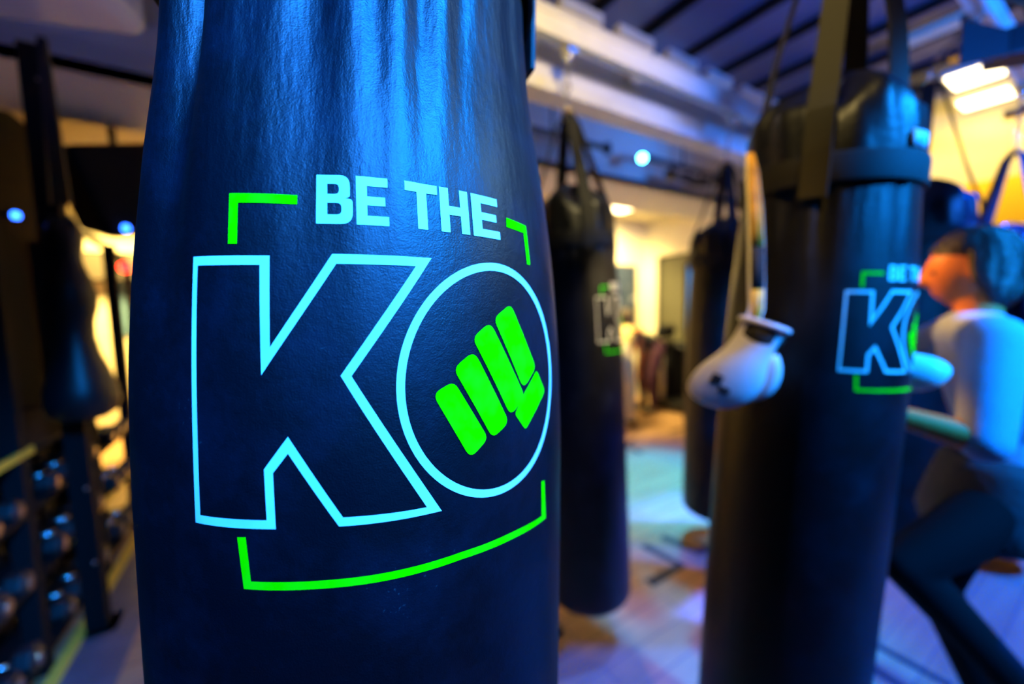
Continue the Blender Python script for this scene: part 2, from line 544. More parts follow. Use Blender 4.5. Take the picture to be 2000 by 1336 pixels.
def letter(ch):
    if ch == 'B':
        return [round_poly([(0, 0, 0), (.76, 0, .26), (.76, .51, .19), (.60, .525, 0), (.705, .56, .06), (.705, 1, .24), (0, 1, 0)], 0),
                round_poly([(.23, .19, 0), (.53, .19, .1), (.53, .43, .1), (.23, .43, 0)], 0),
                round_poly([(.23, .61, 0), (.48, .61, .09), (.48, .82, .09), (.23, .82, 0)], 0)], .76
    if ch == 'E':
        return [[(0, 0), (.67, 0), (.67, .19), (.22, .19), (.22, .41), (.60, .41), (.60, .59), (.22, .59), (.22, .81), (.66, .81), (.66, 1), (0, 1)]], .67
    if ch == 'T':
        return [[(.27, 0), (.50, 0), (.50, .80), (.77, .80), (.77, 1), (0, 1), (0, .80), (.27, .80)]], .77
    if ch == 'H':
        return [[(0, 0), (.23, 0), (.23, .40), (.54, .40), (.54, 0), (.77, 0), (.77, 1), (.54, 1), (.54, .60), (.23, .60), (.23, 1), (0, 1)]], .77
LETTERS = [('B', -3.46, -1.28), ('E', -1.06, .86), ('T', 1.9, 4.12), ('H', 4.28, 6.5), ('E', 6.80, 9.35)]

def flat_fill(loops, cu, cv):
    """triangulate loops with holes, then cut into a fine grid so the print can wrap"""
    bm = bmesh.new()
    es = []
    for lp in loops:
        vs = [bm.verts.new((x, y, 0)) for x, y in lp]
        for i in range(len(vs)):
            es.append(bm.edges.new((vs[i - 1], vs[i])))
    bmesh.ops.triangle_fill(bm, edges=es, use_beauty=True)
    xs = [v.co.x for v in bm.verts]
    ys = [v.co.y for v in bm.verts]
    def cut(lo, hi, st, ax):
        k = floor(lo / st) * st + st
        while k < hi:
            co = (k, 0, 0) if ax == 0 else (0, k, 0)
            no = (1, 0, 0) if ax == 0 else (0, 1, 0)
            bmesh.ops.bisect_plane(bm, geom=bm.verts[:] + bm.edges[:] + bm.faces[:], dist=1e-5, plane_co=co, plane_no=no)
            k += st
    cut(min(xs), max(xs), cu, 0)
    cut(min(ys), max(ys), cv, 1)
    bm.verts.index_update()
    V = [(v.co.x, v.co.y) for v in bm.verts]
    Fc = [tuple(v.index for v in f.verts) for f in bm.faces]
    bm.free()
    return V, Fc
_cache = {}
def logo_flat(fine):
    if fine in _cache:
        return _cache[fine]
    cu, cv = (.35, .7) if fine else (1.2, 2.5)
    white, green, words = [], [], []
    white.append(flat_fill([LOGO_K_OUT, LOGO_K_IN], cu, cv))
    el = lambda cx, cy, rx, ry, n=96: [(cx + rx * cos(2 * pi * k / n), cy + ry * sin(2 * pi * k / n)) for k in range(n)]
    white.append(flat_fill([el(8.5, 5.12, 7.55, 8.32), el(8.48, 5.12, 7.02, 7.76)], cu, cv))
    for ch, x0, x1 in LETTERS:
        loops, wd = letter(ch)
        words.append(flat_fill([[(x0 + (x1 - x0) * x / wd, 15.2 + 2.93 * y) for x, y in lp] for lp in loops], cu, cv))
    for g in GREEN:
        green.append(flat_fill([g], cu, cv))
    for g, r in FINGERS:
        green.append(flat_fill([round_poly(g, r)], cu, cv))
    _cache[fine] = (words, white, green)
    return _cache[fine]

def dir_to_cam(x, y):
    return atan2(-y, -x)

def heavy_bag(label, top_label, cx, cy, lean, zb=.17, band=1.735, prof=None, seed=1, creases=None, logo=None, fine=False, rscale=1.0,
              strap_phase=0, ring_z=2.30, extra_rot=0, strap_mat='webbing', crown=True):
    """cx, cy = axis position at z 1.4; lean = sideways metres per metre of height"""
    rng = random.Random(seed)
    c = Vector((cx, cy)); d = c.normalized(); perp = Vector((d.y, -d.x))
    ln = perp * lean
    axis = Vector((ln.x, ln.y, 1)).normalized()
    base = Vector((cx + ln.x * (zb - 1.4), cy + ln.y * (zb - 1.4), zb))
    root = thing('punching_bag', label, 'punching bag', base)
    root.rotation_mode = 'QUATERNION'
    tilt = Vector((0, 0, 1)).rotation_difference(axis)
    root.rotation_quaternion = tilt @ Quaternion((0, 0, 1), dir_to_cam(cx, cy) + extra_rot)
    bl = band - zb
    if prof is None:
        prof = ([0, .5, 1.0, 1.23, 1.38, 1.5, bl], [.190, .192, .192, .188, .182, .176, .172])
    if creases is None:
        creases = []
        for k in range(11):
            creases.append((rng.uniform(-pi, pi), rng.uniform(.004, .009), rng.uniform(.05, .11), rng.uniform(.10, .28), 0))
    def fold(th, z):
        v = 0
        up = z - bl
        for (t0, amp, wd, length, slope) in creases:
            dt = (th - t0 - slope * up + pi) % (2 * pi) - pi
            fade = exp(-max(0, -up) / length)
            v -= amp * fade * exp(-(dt / (wd * (1 + .9 * min(1, -up / .3)))) ** 2)
        # weak random undulation over the whole body
        v += .0006 * sin(3 * th + z * 4 + seed) + .0004 * sin(7 * th - z * 9 + seed * 2)
        return v
    def R(z):
        return smoothinterp(z, *prof) * rscale
    def surf(th, z, off=0):
        r = R(z) + fold(th, z) + off
        return Vector((r * cos(th), r * sin(th), z))
    nu, nv = (300, 200) if fine else (96, 60)
    mb = MB()
    rb = R(0)
    low = [(k / 8) for k in range(8)]
    def pt(i, j):
        th = 2 * pi * i / nu
        if j < 9:
            a = (j / 9) * pi / 2
            r = rb - .05 + .05 * sin(a) if j else rb * .6
            z = .05 - .05 * cos(a)
            return Vector((r * cos(th), r * sin(th), z if j else -.004))
        z = .05 + (bl + .02 - .05) * (j - 9) / (nv - 10)
        return surf(th, z)
    mb.grid(nu, nv, pt, wrap=True, cap0=True)
    shell = part('leather_shell', mb, M['leather'], root)
    part('base_cap', MB().lathe([(rb * .2, -.012), (rb * .62, -.012), (rb * .68, -.004), (rb * .68, .01)], 32), M['leather_plain'], root)
    # collar band
    br = R(bl) + .004
    def bandpt(i, j):
        th = 2 * pi * i / 96
        o, z = [(.0, 0), (.004, -.001), (.0055, .004), (.0055, .056), (.004, .061), (0, .062)][j]
        w = .0012 * sin(5 * th + seed)
        return Vector(((br + o + w) * cos(th), (br + o + w) * sin(th), bl + z))
    cb = part('collar_band', MB().grid(96, 6, bandpt, wrap=True), M['webbing'], root)
    if crown:
        # gathered top cover
        cw = MB()
        rz = [(.0, .99), (.04, .985), (.08, .975), (.115, .965), (.135, .94), (.150, .86), (.168, .70), (.188, .52), (.210, .34), (.230, .16), (.236, .02)]
        N = 96
        ph = [rng.uniform(0, 6.28) for _ in range(6)]
        def crpt(i, j):
            th = 2 * pi * i / N
            h, rr_ = rz[j]
            q = j / (len(rz) - 1)
            four = cos(4 * (th - (strap_phase[0] if isinstance(strap_phase, list) else strap_phase)))
            bulge = -four
            r = br * rr_ * (1 + .035 * bulge * min(1, q * 2))
            r -= .016 * min(1, q * 1.6) * (1 - abs(sin(3.5 * th + ph[3] + 2 * h))) ** 2 * (1 if j < 9 else .2)
            r += (.004 + .006 * q) * (sin(9 * th + ph[0]) * .6 + sin(17 * th + ph[1] + h * 20) * .5) * (1 if j < 9 else .3)
            z = bl + .045 + h * .95 + .026 * max(0, bulge) ** 2 * sin(pi * min(1, max(0, (q - .35) / .6))) + (.010 * sin(5 * th + ph[2]) + .016 * abs(sin(3.5 * th + ph[3] + 2 * h)) - .012) * (q > .3)
            return Vector((r * cos(th), r * sin(th), z))
        part('gathered_top', cw.grid(N, len(rz), crpt, wrap=True, cap1=True), M['leather_plain'], root)
    # four webbing straps up to the ring
    rz_l = ring_z - zb
    for k in range(4):
        th = strap_phase[k] if isinstance(strap_phase, list) else strap_phase + k * pi / 2
        u = Vector((cos(th), sin(th), 0))
        s_ = Vector((-sin(th), cos(th), 0))
        low_w = 0
        pts = [u * (br + .008) + Vector((0, 0, bl - .03)), u * (br + .009) + Vector((0, 0, bl + .07)), u * (br + .004) + Vector((0, 0, bl + .155)),
               u * (br * .90) + Vector((0, 0, bl + .205)), u * (br * .72) + Vector((0, 0, lerp(bl + .22, rz_l, .2))), u * .045 + Vector((0, 0, rz_l - .04)), u * .018 + Vector((0, 0, rz_l))]
        if k and isinstance(strap_phase, list):   # these straps come out from under the top cover
            pts = [u * (br * .70) + Vector((0, 0, bl + .10))] * 1 + [u * (br * .80) + Vector((0, 0, bl + .16))] + [u * (br * .80) + Vector((0, 0, bl + .20))] + pts[-4:]
            pts[3] = u * (br * .78) + Vector((0, 0, bl + .24))
        part('hanging_strap', MB().ribbon(pts, s_, [.052, .052, .052, .052, .050, .044, .04], .005), M[strap_mat if k == 0 else 'webbing'], root, False, .001)
        part('strap_ring', MB().tube([u * .02 + s_ * (.014 * cos(a)) + Vector((0, 0, rz_l + .014 * sin(a))) for a in [2 * pi * q / 14 for q in range(14)]], .003, 6, closed=True), M['brass'], root)
    part('swivel_ring', MB().tube([Vector((.026 * cos(a), 0, rz_l + .034 + .026 * sin(a))) for a in [2 * pi * q / 20 for q in range(20)]], .005, 8, closed=True), M['steel'], root)
    if logo:
        off, zoff, sc = logo
        words, white, green = logo_flat(fine)
        def put(name, sets, m, lab):
            mb_ = MB()
            for V, Fc in sets:
                mb_.add([surf(s * sc / 19.0 + off, z * sc / 100 + zoff - zb, .0005) for s, z in V], Fc)
            return part(name, mb_, m, shell, label=lab)
        put('printed_lettering', words, M['white_print'], 'white words BE THE')
        put('printed_letter', white[:1], M['white_print'], 'white outlined K')
        put('printed_ring', white[1:], M['white_print'], 'white round O')
        for gset in green[:3]:
            put('printed_corner', [gset], M['green_print'], 'green frame line')
        put('printed_fist', green[3:], M['green_print'], 'green fist')
    return root, tilt, base, rz_l, axis

# main bag: creases measured around its sewn top (angle, depth, width, fade length, drift)
CREASES = [(-.78, .034, .060, .15, -.15), (-.98, -.006, .07, .16, -.2), (-.50, -.003, .12, .15, 0), (-.205, .0125, .075, .16, -.06), (-.40, .004, .07, .12, -.1),
           (.03, .0040, .030, .12, .05), (.235, .0085, .045, .13, .32), (.47, .0060, .045, .12, .8), (.60, .0018, .03, .12, .9), (.85, .003, .06, .12, .8),
           (-.08, -.0045, .07, .14, 0), (.13, -.006, .05, .16, .1), (.34, -.0035, .05, .12, .45), (-1.2, .008, .1, .16, 0), (1.3, .01, .1, .16, 0), (2, .01, .1, .16, 0), (3, .01, .1, .16, 0), (-2, .01, .1, .16, 0)]
heavy_bag('large black bag in front with large BE THE KO print and green fist', '', .0956, .4327, .0214, band=1.79,
          prof=([0, .9, 1.03, 1.13, 1.23, 1.33, 1.43, 1.53, 1.62], [.193, .194, .1945, .1945, .1935, .1885, .177, .161, .155]),
          seed=3, creases=CREASES, logo=(0, 1.40, 1), fine=True)
rightbag = heavy_bag('large black bag on the right with white glove and webbing straps', '', 1.20, .478, .045, rscale=1.03, seed=11,
          logo=(.92, 1.382, 1.09), strap_phase=[-.10, .85, 2.8, -1.2], ring_z=2.50, band=1.755, strap_mat='strap_tan')
midbag = heavy_bag('black bag with pale K print just behind the front bag', '', 1.145, 1.33, -.035, zb=.20, seed=23, logo=(1.10, 1.385, 1.13), strap_phase=.35, ring_z=2.30)
b3 = heavy_bag('black bag hanging between the middle bag and the right bag', '', 2.38, 1.42, .01, seed=31, strap_phase=.3, ring_z=2.33)
b4 = heavy_bag('dark bag hanging directly behind the large right bag', '', 2.42, .60, .03, seed=41, zb=.30, ring_z=2.40)
b5 = heavy_bag('dark bag under splayed straps at the far right', '', 3.45, .46, 0, seed=51, strap_phase=.7, zb=.08, band=1.62, ring_z=2.27)

def label_tag(bag):
    root = bag[0]
    R_ = .178
    th = .98
    vs = []
    mb = MB().grid(7, 3, lambda i, j: Vector(((R_ + .006) * cos(th - .13 + i * .045), (R_ + .006) * sin(th - .13 + i * .045), 1.755 - .17 + .068 + j * .016)))
    o = part('maker_label', mb, M['label_white'], root, label='small white label')
    sm = o.modifiers.new('s', 'SOLIDIFY'); sm.thickness = .002
label_tag(rightbag)

# chains from ring to rail
def chain_to(bag, rail_xy, top, label):
    root, tilt, base, rz_l, axis = bag
    p0 = base + axis * (rz_l + .055)
    p1 = Vector((rail_xy[0], rail_xy[1], top))
    t = thing('bag_chain', label, 'chain', p1)
    L = (p1 - p0).length
    n = max(3, int(L / .042))
    d = (p0 - p1) / n
    dn = d.normalized()
    a_ = dn.orthogonal().normalized(); b_ = dn.cross(a_)
    for k in range(n):
        cc = d * (k + .5)
        s_ = a_ if k % 2 else b_
        h = d.length * .62
        pts = []
        for q in range(16):
            an = 2 * pi * q / 16
            pts.append(cc + s_ * (.011 * cos(an)) + dn * (h * sin(an)))
        part('link', MB().tube(pts, .0036, 6, closed=True), M['steel'], t)
    part('clamp', MB().box((0, 0, .0), (.05, .06, .035)).tube([(0, 0, -.01), (0, 0, .06)], .012, 10), M['steel'], t, False, .004)
    part('swivel', MB().lathe([(.004, -.05), (.018, -.045), (.022, -.03), (.018, -.012), (.008, -.005)], 16), M['steel'], t)
chain_to(midbag, (1.175, 1.40), 2.60, 'steel chain over the bag with the pale K print')
chain_to(b3, (2.42, 1.40), 2.60, 'steel chain over the bag left of the large right bag')
chain_to(b4, (2.44, .46), 2.60, 'steel chain over the dark bag behind the right bag')
chain_to(b5, (3.45, .45), 2.60, 'steel chain at far right above splayed black straps')
chain_to(rightbag, (1.24, .45), 2.60, 'steel chain over the large right bag')
# ---------------------------------------------------------------- gloves
def glove(label, loc, rot, strap):
    t = thing('boxing_glove', label, 'glove', loc)
    t.rotation_mode = 'QUATERNION'
    t.rotation_quaternion = rot
    # local frame: cuff opening at +z (top), fist down -z, thumb on +x
    prof = [(-.165, .012, .010), (-.160, .034, .026), (-.148, .050, .038), (-.125, .062, .046), (-.095, .066, .048), (-.065, .060, .046), (-.035, .048, .040), (-.01, .042, .036), (.02, .041, .036), (.045, .045, .039)]
    def fist(i, j):
        a = 2 * pi * i / 32
        z, rx, ry = prof[j]
        bend = -.55 * max(0, -z - .05) ** 1.3
        return Vector((rx * cos(a) * (1 + .05 * sin(a)) + bend, ry * sin(a), z))
    o = part('padded_fist', MB().grid(32, len(prof), fist, wrap=True, cap0=True), M['glove_white'], t)
    s = o.modifiers.new('s', 'SUBSURF'); s.levels = s.render_levels = 1
    tp = [(.030, .005, .0), (.052, .008, -.03), (.060, .010, -.062), (.052, .010, -.092), (.034, .010, -.112)]
    o = part('thumb', MB().tube(tp, [.018, .022, .024, .021, .012], 14), M['glove_white'], t)
    s = o.modifiers.new('s', 'SUBSURF'); s.levels = s.render_levels = 1
    part('cuff_rim', MB().tube([(.045 * cos(a), .039 * sin(a), .045 + .004 * cos(a)) for a in [2 * pi * k / 28 for k in range(28)]], .0065, 8, closed=True), M['glove_white'], t)
    part('cuff_lining', MB().lathe([(.0, -.02), (.03, -.015), (.038, .01), (.040, .044)], 24), M['black_cloth'], t, label='dark inside')
    cuff = MB().grid(20, 2, lambda i, j: Vector(((.0435 if j else .0425) * cos(-.2 + i * .085), (.0385 if j else .0375) * sin(-.2 + i * .085), .035 if j else -.005)))
    o = part('wrist_band', cuff, M['black_cloth'], t, label='black band')
    sm = o.modifiers.new('s', 'SOLIDIFY'); sm.thickness = .004; sm.offset = 1
    return t
def view_rot(x, y, spin, lean=0):
    """yaw the glove to face the room centre and tip it"""
    return Quaternion((0, 0, 1), dir_to_cam(x, y)) @ Quaternion((1, 0, 0), spin) @ Quaternion((0, 1, 0), lean)
gl = (.888, .456, 1.412)
g = thing_loc = glove('white padded glove dangling on long strap left of the right bag', gl, None or view_rot(gl[0], gl[1], -.42, -.1) @ Quaternion((0, 0, 1), pi / 2), True)
gmark = part('printed_mark', MB().box((-.030, -.0475, -.098), (.022, .004, .022)).box((-.008, -.0485, -.112), (.022, .004, .012)), M['black_cloth'], g, False, .002, 'small dark and gold mark')
# the long opened wrist strap: white edge, tan lining, black band
_ = Vector
spts = [(.919, .492, 1.825), (.916, .484, 1.78), (.912, .474, 1.70), (.906, .466, 1.62), (.903, .463, 1.575), (.904, .462, 1.53), (.903, .460, 1.49), (.893, .462, 1.455)]
inv = g.rotation_quaternion.inverted()
loc = [inv @ (Vector(p) - Vector(gl)) for p in spts]
wd = inv @ Vector((.853, -.522, 0))
nrm = inv @ Vector((-.50, -.85, 0)).normalized()
part('strap', MB().ribbon(loc, wd, [.018, .030, .034, .036, .036, .036, .034, .03], .006), M['glove_white'], g, True, .002, 'long white wrist strap')
part('strap_lining', MB().ribbon([p + nrm * .004 for p in loc[:4]], wd, [.012, .023, .027, .028], .003), M['tan_leather'], g, True, 0, 'tan lining')
part('strap_lining', MB().ribbon([p + nrm * .004 for p in loc[5:8]], wd, [.026, .024, .02], .003), M['tan_leather'], g, True, 0, 'tan lining')
part('strap_fastener', MB().ribbon([p + nrm * .005 for p in loc[3:6]], wd, [.028, .028, .027], .003), M['black_cloth'], g, True, 0, 'black fastening band')
g2l = (1.455, .41, 1.345)
g2 = glove('white glove at the right edge of the large right bag', g2l, view_rot(g2l[0], g2l[1], .95, 0) @ Quaternion((0, 0, 1), -pi / 2), True)
g2.scale = (.85, .85, .85)

# ---------------------------------------------------------------- other hanging bags on the left
def lathe_bag(name, label, loc, prof, h_top, top_z):
    t = thing(name, label, 'punching bag', loc)
    o = part('leather_shell', MB().lathe(prof, 40), M['leather_plain'], t)
    for a in (0, pi / 2, pi, 3 * pi / 2):
        u = Vector((cos(a), sin(a), 0))
        part('hanging_strap', MB().ribbon([u * prof[-1][0] + Vector((0, 0, h_top - .02)), u * .01 + Vector((0, 0, top_z - loc[2]))], (-sin(a), cos(a), 0), .025, .004), M['webbing'], t, False)
    return t
pear = [(0.01, 0), (.07, .005), (.105, .03), (.118, .08), (.112, .14), (.092, .22), (.070, .29), (.060, .36), (.062, .42), (.076, .48), (.080, .54), (.068, .60), (.05, .66), (.045, .70), (.055, .76), (.05, .82), (.03, .86)]
lathe_bag('shaped_bag', 'black waisted bag hanging left of the front bag', (-.70, 2.42, 1.06), pear, .93, 2.62)
lathe_bag('shaped_bag', 'dark waisted bag cut by the left edge of the picture', (-.93, 1.98, 1.02), pear, .93, 2.62)

# ---------------------------------------------------------------- dumbbell rack and stored gear
rk = thing('dumbbell_rack', 'black steel dumbbell rack along the dark left wall', 'rack', (-1.08, 2.75, 0))
for y in (-1.05, -.35, .42, 1.12):
    part('upright', MB().box((.17, y, 1.0), (.06, .07, 2.0)), M['black_matte'], rk, False, .004)
    part('upright', MB().box((-.17, y, 1.0), (.06, .07, 2.0)), M['black_matte'], rk, False, .004)
shelves = [.10, .42, .72, .96]
for z in shelves:
    sh = part('shelf', MB().box((0, .04, z - .02), (.38, 2.3, .03)), M['black_matte'], rk, False, .003)
    y0, y1 = {.42: (0, 1.19), .96: (-1.1, -.28)}.get(z, (-1.11, 1.19))  # shade put into the shape: second-shelf strip leaves out its unlit stretch
    part('edge_strip', MB().box((.198, (y0 + y1) / 2, z - .01), (.012, y1 - y0, .03)), M['trim'] if z in (.42, .96) else M['black_matte'], sh, False, 0, 'yellowish edge' if z in (.42, .96) else None)
def dumbbell(loc, s, label, group):
    t = thing('dumbbell', label, 'dumbbell', loc, 0, group)
    part('handle', MB().tube([(-.07, 0, 0), (.07, 0, 0)], .014, 10), M['chrome'], t)
    for sx in (-1, 1):
        pr = [(0.001, 0), (s * .75, 0), (s, .012), (s, .055), (s * .75, .068), (.001, .068)]
        mb = MB()
        n = 6
        mb.grid(n, len(pr), lambda i, j: Vector((sx * (.062 + pr[j][1]), pr[j][0] * cos(2 * pi * i / n), pr[j][0] * sin(2 * pi * i / n))), wrap=True, cap0=True, cap1=True)
        hd = part('weight_head', mb, M['rubber'], t, False, .004)
        part('end_plate', MB().grid(16, 2, lambda i, j: Vector((sx * (.131 + .002 * j), (s * .5 - .001 * j) * cos(2 * pi * i / 16), (s * .5 - .001 * j) * sin(2 * pi * i / 16))), wrap=True, cap0=True, cap1=True), M['chrome'], hd, False)
    return t
names = {.10: ('black dumbbell with bright end plates on the lowest rack shelf', 'dumbbells on the lowest shelf'),
         .42: ('black dumbbell with bright end plates on the second rack shelf', 'dumbbells on the second shelf'),
         .72: ('black dumbbell with bright end plates on the third rack shelf', 'dumbbells on the third shelf')}
for z in (.10, .42, .72):
    proto = None
    s = {.10: .062, .42: .055, .72: .048}[z]
    for k in range(13):
        y = 1.80 + k * .158
        if abs(y - 1.70) < .09 or abs(y - 2.40) < .06 or abs(y - 3.17) < .06:
            continue
        if proto is None:
            proto = dumbbell((-.99, y, z + s * .866 - .0048), s, *names[z])
            o = proto
        else:
            o = copy_tree(proto)
            o.location = (-.99, y, z + s * .866 - .0048)
# power rack upright
pr = thing('power_rack_post', 'tall black perforated steel post at the left edge', 'post', (-.785, 2.60, 0))
post = MB().box((0, 0, 1.33), (.075, .075, 2.66))
part('post', post, M['black_matte'], pr, False, .004)
part('foot_plate', MB().box((0, 0, .006), (.16, .16, .012)), M['black_metal'], pr, False, .002)
for k in range(0, 20, 3):
    part('bolt', MB().tube([(.02, -.036, .35 + k * .12), (.02, -.045, .35 + k * .12)], .009, 8), M['chrome'], pr)

# platform and edge
struct('trim_6', MB().box((-.845, 2.6, .01), (.05, 4.2, .02)), M['trim'], .003)
struct('platform', MB().box((-.72, 2.6, .006), (.20, 4.2, .012)), M['platform'], .002)

# screen on a bracket, red lamp post, blue indicator lamps
tv = thing('hanging_screen', 'black switched-off screen hung under the ceiling left of the front bag', 'screen', (-.78, 3.62, 2.33), 0)
rot = Matrix.Rotation(radians(22), 3, 'Z') @ Matrix.Rotation(radians(-18), 3, 'Y') @ Matrix.Rotation(radians(12), 3, 'X')
part('screen_case', MB().box((0, 0, 0), (.42, .62, .52), rot), M['black_matte'], tv, False, .04)
part('bracket', MB().tube([(0, 0, .2), (0, 0, .45)], .02, 10), M['black_metal'], tv)
led = MB().lathe([(.001, -.016), (.012, -.012), (.016, 0), (.012, .012), (.001, .016)], 14)
o = part('indicator_light', led, M['blue_led'], tv, label='small blue light')
o.location = (.075, -.252, -.289)
o.scale = (1.3, 1.3, 1.3)
part('light_stub', MB().tube([(.075, -.24, -.289), (.03, -.1, -.22)], .012, 8), M['black_metal'], tv)
pl = thing('indicator_lamp', 'small blue round lamp glowing on the dark rack at far left', 'lamp', (-.915, 2.67, 1.955))
part('bulb', led, M['blue_led'], pl)
part('socket', MB().tube([(-.05, 0.01, 0), (-.01, 0, 0)], .012, 8), M['black_metal'], pl)
part('stalk', MB().tube([(-.05, .01, 0), (-.68, .05, 0)], .01, 8), M['black_metal'], pl)
ps = thing('machine_frame', 'bent dark tubular frame against the lit back wall at left', 'frame', (-1.1, 5.0, 0))
part('tubular_bar', MB().tube([(-.5, .1, 0), (-.5, .1, 2.3), (-.44, .08, 2.33), (-.19, 0, 2.21), (.0, 0, 2.03), (.03, 0, 1.98), (.03, 0, 0)], .03, 10), M['black_metal'], ps)
o = part('warning_light', MB().lathe([(.001, -.036), (.028, -.026), (.038, 0), (.028, .026), (.001, .036)], 16), M['red_led'], ps, label='glowing red light')
o.location = (.034, -.06, 1.946)
o.scale = (1.25, 1.25, 1.25)
pp = thing('poster', 'narrow blue and orange poster on the lit back wall', 'poster', (-1.56, 7.27, 1.3))
part('backing', MB().box((0, 0, .33), (.22, .02, .78)), mat('poster_blue', (.10, .22, .34), .6), pp, False)
part('picture', MB().box((.03, -.013, .26), (.10, .006, .46)), mat('poster_orange', (.75, .22, .03), .6), pp, False, 0, 'orange figure')

# ---------------------------------------------------------------- ceiling fittings
def box_light(label, loc, dims, m='panel'):
    t = thing('ceiling_light', label, 'ceiling light', loc)
    part('frame', MB().box((0, 0, .02), (dims[0] + .04, dims[1] + .04, .04)), M['white_steel'], t, False, .003)
    part('diffuser', MB().box((0, 0, -.006), (dims[0], dims[1], .016)), M[m], t, False, .003)
    return t
box_light('bright square ceiling panel above the back room', (3.95, 3.70, 2.76), (.42, .42))
box_light('upper of two bright panels at the top right', (4.35, .79, 3.06), (.28, .24))
box_light('lower of two bright panels at the top right', (4.92, .83, 3.06), (.22, .26))
struct('trim_7', MB().box((3.7, .82, 3.19), (.10, .42, .05)), M['cream'])

def par_lamp(label, loc, target, m=None, s=1):
    t = thing('track_spotlight', label, 'spotlight', loc)
    t.rotation_mode = 'QUATERNION'
    t.rotation_quaternion = (Vector(target) - Vector(loc)).to_track_quat('-Z', 'Y')
    part('housing', MB().lathe([(.02 * s, .10 * s), (.04 * s, .09 * s), (.05 * s, .02 * s), (.055 * s, -.05 * s), (.050 * s, -.05 * s), (.042 * s, -.02 * s)], 20), M['black_metal'], t)
    part('lens', MB().lathe([(.001, -.035 * s), (.03 * s, -.035 * s), (.043 * s, -.03 * s), (.043 * s, -.02 * s)], 20), m or M['black_matte'], t)
    part('yoke', MB().tube([(.06 * s, 0, 0), (.062 * s, 0, .12 * s), (0, 0, .15 * s), (-.062 * s, 0, .12 * s), (-.06 * s, 0, 0)], .006, 6), M['black_metal'], t)
    return t
par_lamp('spotlight shining pale blue toward the camera on the black track', (2.83, 2.42, 2.76), (1.5, .8, 2.1), M['lens'], .75)
def flat_lamp(label, loc, rz, s=1):
    t = thing('stage_light', label, 'stage light', loc, rz)
    part('housing', MB().box((0, 0, 0), (.20 * s, .12 * s, .09 * s)), M['black_metal'], t, False, .01)
    for sx in (-1, 1):
        part('barn_door', MB().add([(sx * .1 * s, -.06 * s, .03 * s), (sx * .1 * s, -.06 * s, -.05 * s), (sx * .26 * s, -.14 * s, -.09 * s), (sx * .26 * s, -.14 * s, .05 * s)], [(0, 1, 2, 3)]), M['black_metal'], t, False).modifiers.new('s', 'SOLIDIFY').thickness = .006
    part('yoke', MB().tube([(0, 0, .04 * s), (0, 0, .12 * s)], .012, 8), M['black_metal'], t)
flat_lamp('black stage light with flaps on the track, right of the lit spotlight', (3.28, 2.46, 2.70), .3, .72)
flat_lamp('black stage light with flaps near the chain of the farther bag', (3.74, 2.46, 2.70), -.4, .72)
flat_lamp('black stage light with flaps at the top right corner', (2.66, .33, 2.50), -.9, 1.2)
flat_lamp('black stage light with flaps below the one in the top right corner', (3.22, .22, 2.42), -.7, .6)
t1 = thing('lighting_track', 'black lighting track holding the lit spotlight', 'track', (3.45, 2.46, 2.80))
part('rail', MB().tube([(-.6, 0, 0), (.75, 0, 0)], .022, 10), M['black_metal'], t1)
part('hanger', MB().tube([(0, 0, 0), (0, 0, .5)], .01, 8), M['black_metal'], t1)
t2 = thing('black_pipe', 'black pipe with round end left of the lit spotlight', 'pipe', (1.9, 2.46, 2.785))
part('pipe', MB().tube([(-1.6, 0, 0), (.56, 0, 0)], .024, 12), M['black_metal'], t2)
part('end_cap', MB().lathe([(.001, -.05), (.03, -.04), (.036, 0), (.03, .04), (.001, .05)], 14), M['black_metal'], t2).location = (.56, 0, 0)
part('hanger', MB().tube([(0, 0, 0), (0, 0, .5)], .01, 8), M['black_metal'], t2)

# pale rounded unit at the top left
un = thing('ceiling_unit', 'pale rounded box hung under the ceiling at the top left', 'ceiling unit', (-.92, 2.02, 2.62), -.3)
part('casing', MB().box((0, .0, .13), (1.0, .76, .26)), mat('pale_casing', (.55, .56, .60), .45), un, False, .05)
part('hanger', MB().tube([(-.1, 0, .2), (-.1, 0, .7)], .012, 8), M['black_metal'], un)
# cable at the top right
tag(part('hanging_cable', MB().tube([(2.90, .62, 3.3), (2.92, .56, 2.95), (2.99, .40, 2.80), (3.035, .37, 2.65), (3.067, .36, 2.43), (3.09, .34, 2.30)], .012, 8), mat('brown_cable', (.12, .07, .03), .5), None), 'thin brown cable looping down at the top right', 'cable')

# ---------------------------------------------------------------- floor marks
def mark(label, pts, w=.035):
    mb = MB()
    P_ = [Vector((x, y, .0015)) for x, y in pts]
    mb.ribbon(P_, [Vector((-(P_[min(i+1,len(P_)-1)] - P_[max(i-1,0)]).y, (P_[min(i+1,len(P_)-1)] - P_[max(i-1,0)]).x, 0)) for i in range(len(P_))], w, .003)
    return tag(part('floor_mark', mb, M['tape'], None, False), label, 'floor mark')
mark('black arrowhead mark on the violet lit floor', [(1.923, 1.615), (1.943, 1.363), (1.67, 1.363)], .055)
mark('black angled mark on the cyan lit floor beside the arrowhead', [(2.098, 1.613), (2.139, 1.378), (2.29, 1.376)], .055)
mark('dark angled mark on the orange floor of the back room', [(3.45, 3.02), (3.194, 2.929), (3.161, 2.694)], .045)
mark('short dark mark on the orange floor near the farther bag', [(4.0, 2.97), (4.27, 2.95)], .045)
mark('long black line on the blue floor at the bottom right', [(2.176, .62), (2.175, .34)], .03)
mark('second black line at the bottom right, nearer the camera', [(2.025, .56), (2.01, .40)], .03)
ds = thing('rubber_foot', 'small black stub on the floor beside the front bag', 'rubber foot', (1.05, 1.38, 0))
part('stub', MB().lathe([(.03, 0), (.035, .01), (.02, .03), (.001, .035)], 16), M['rubber'], ds)

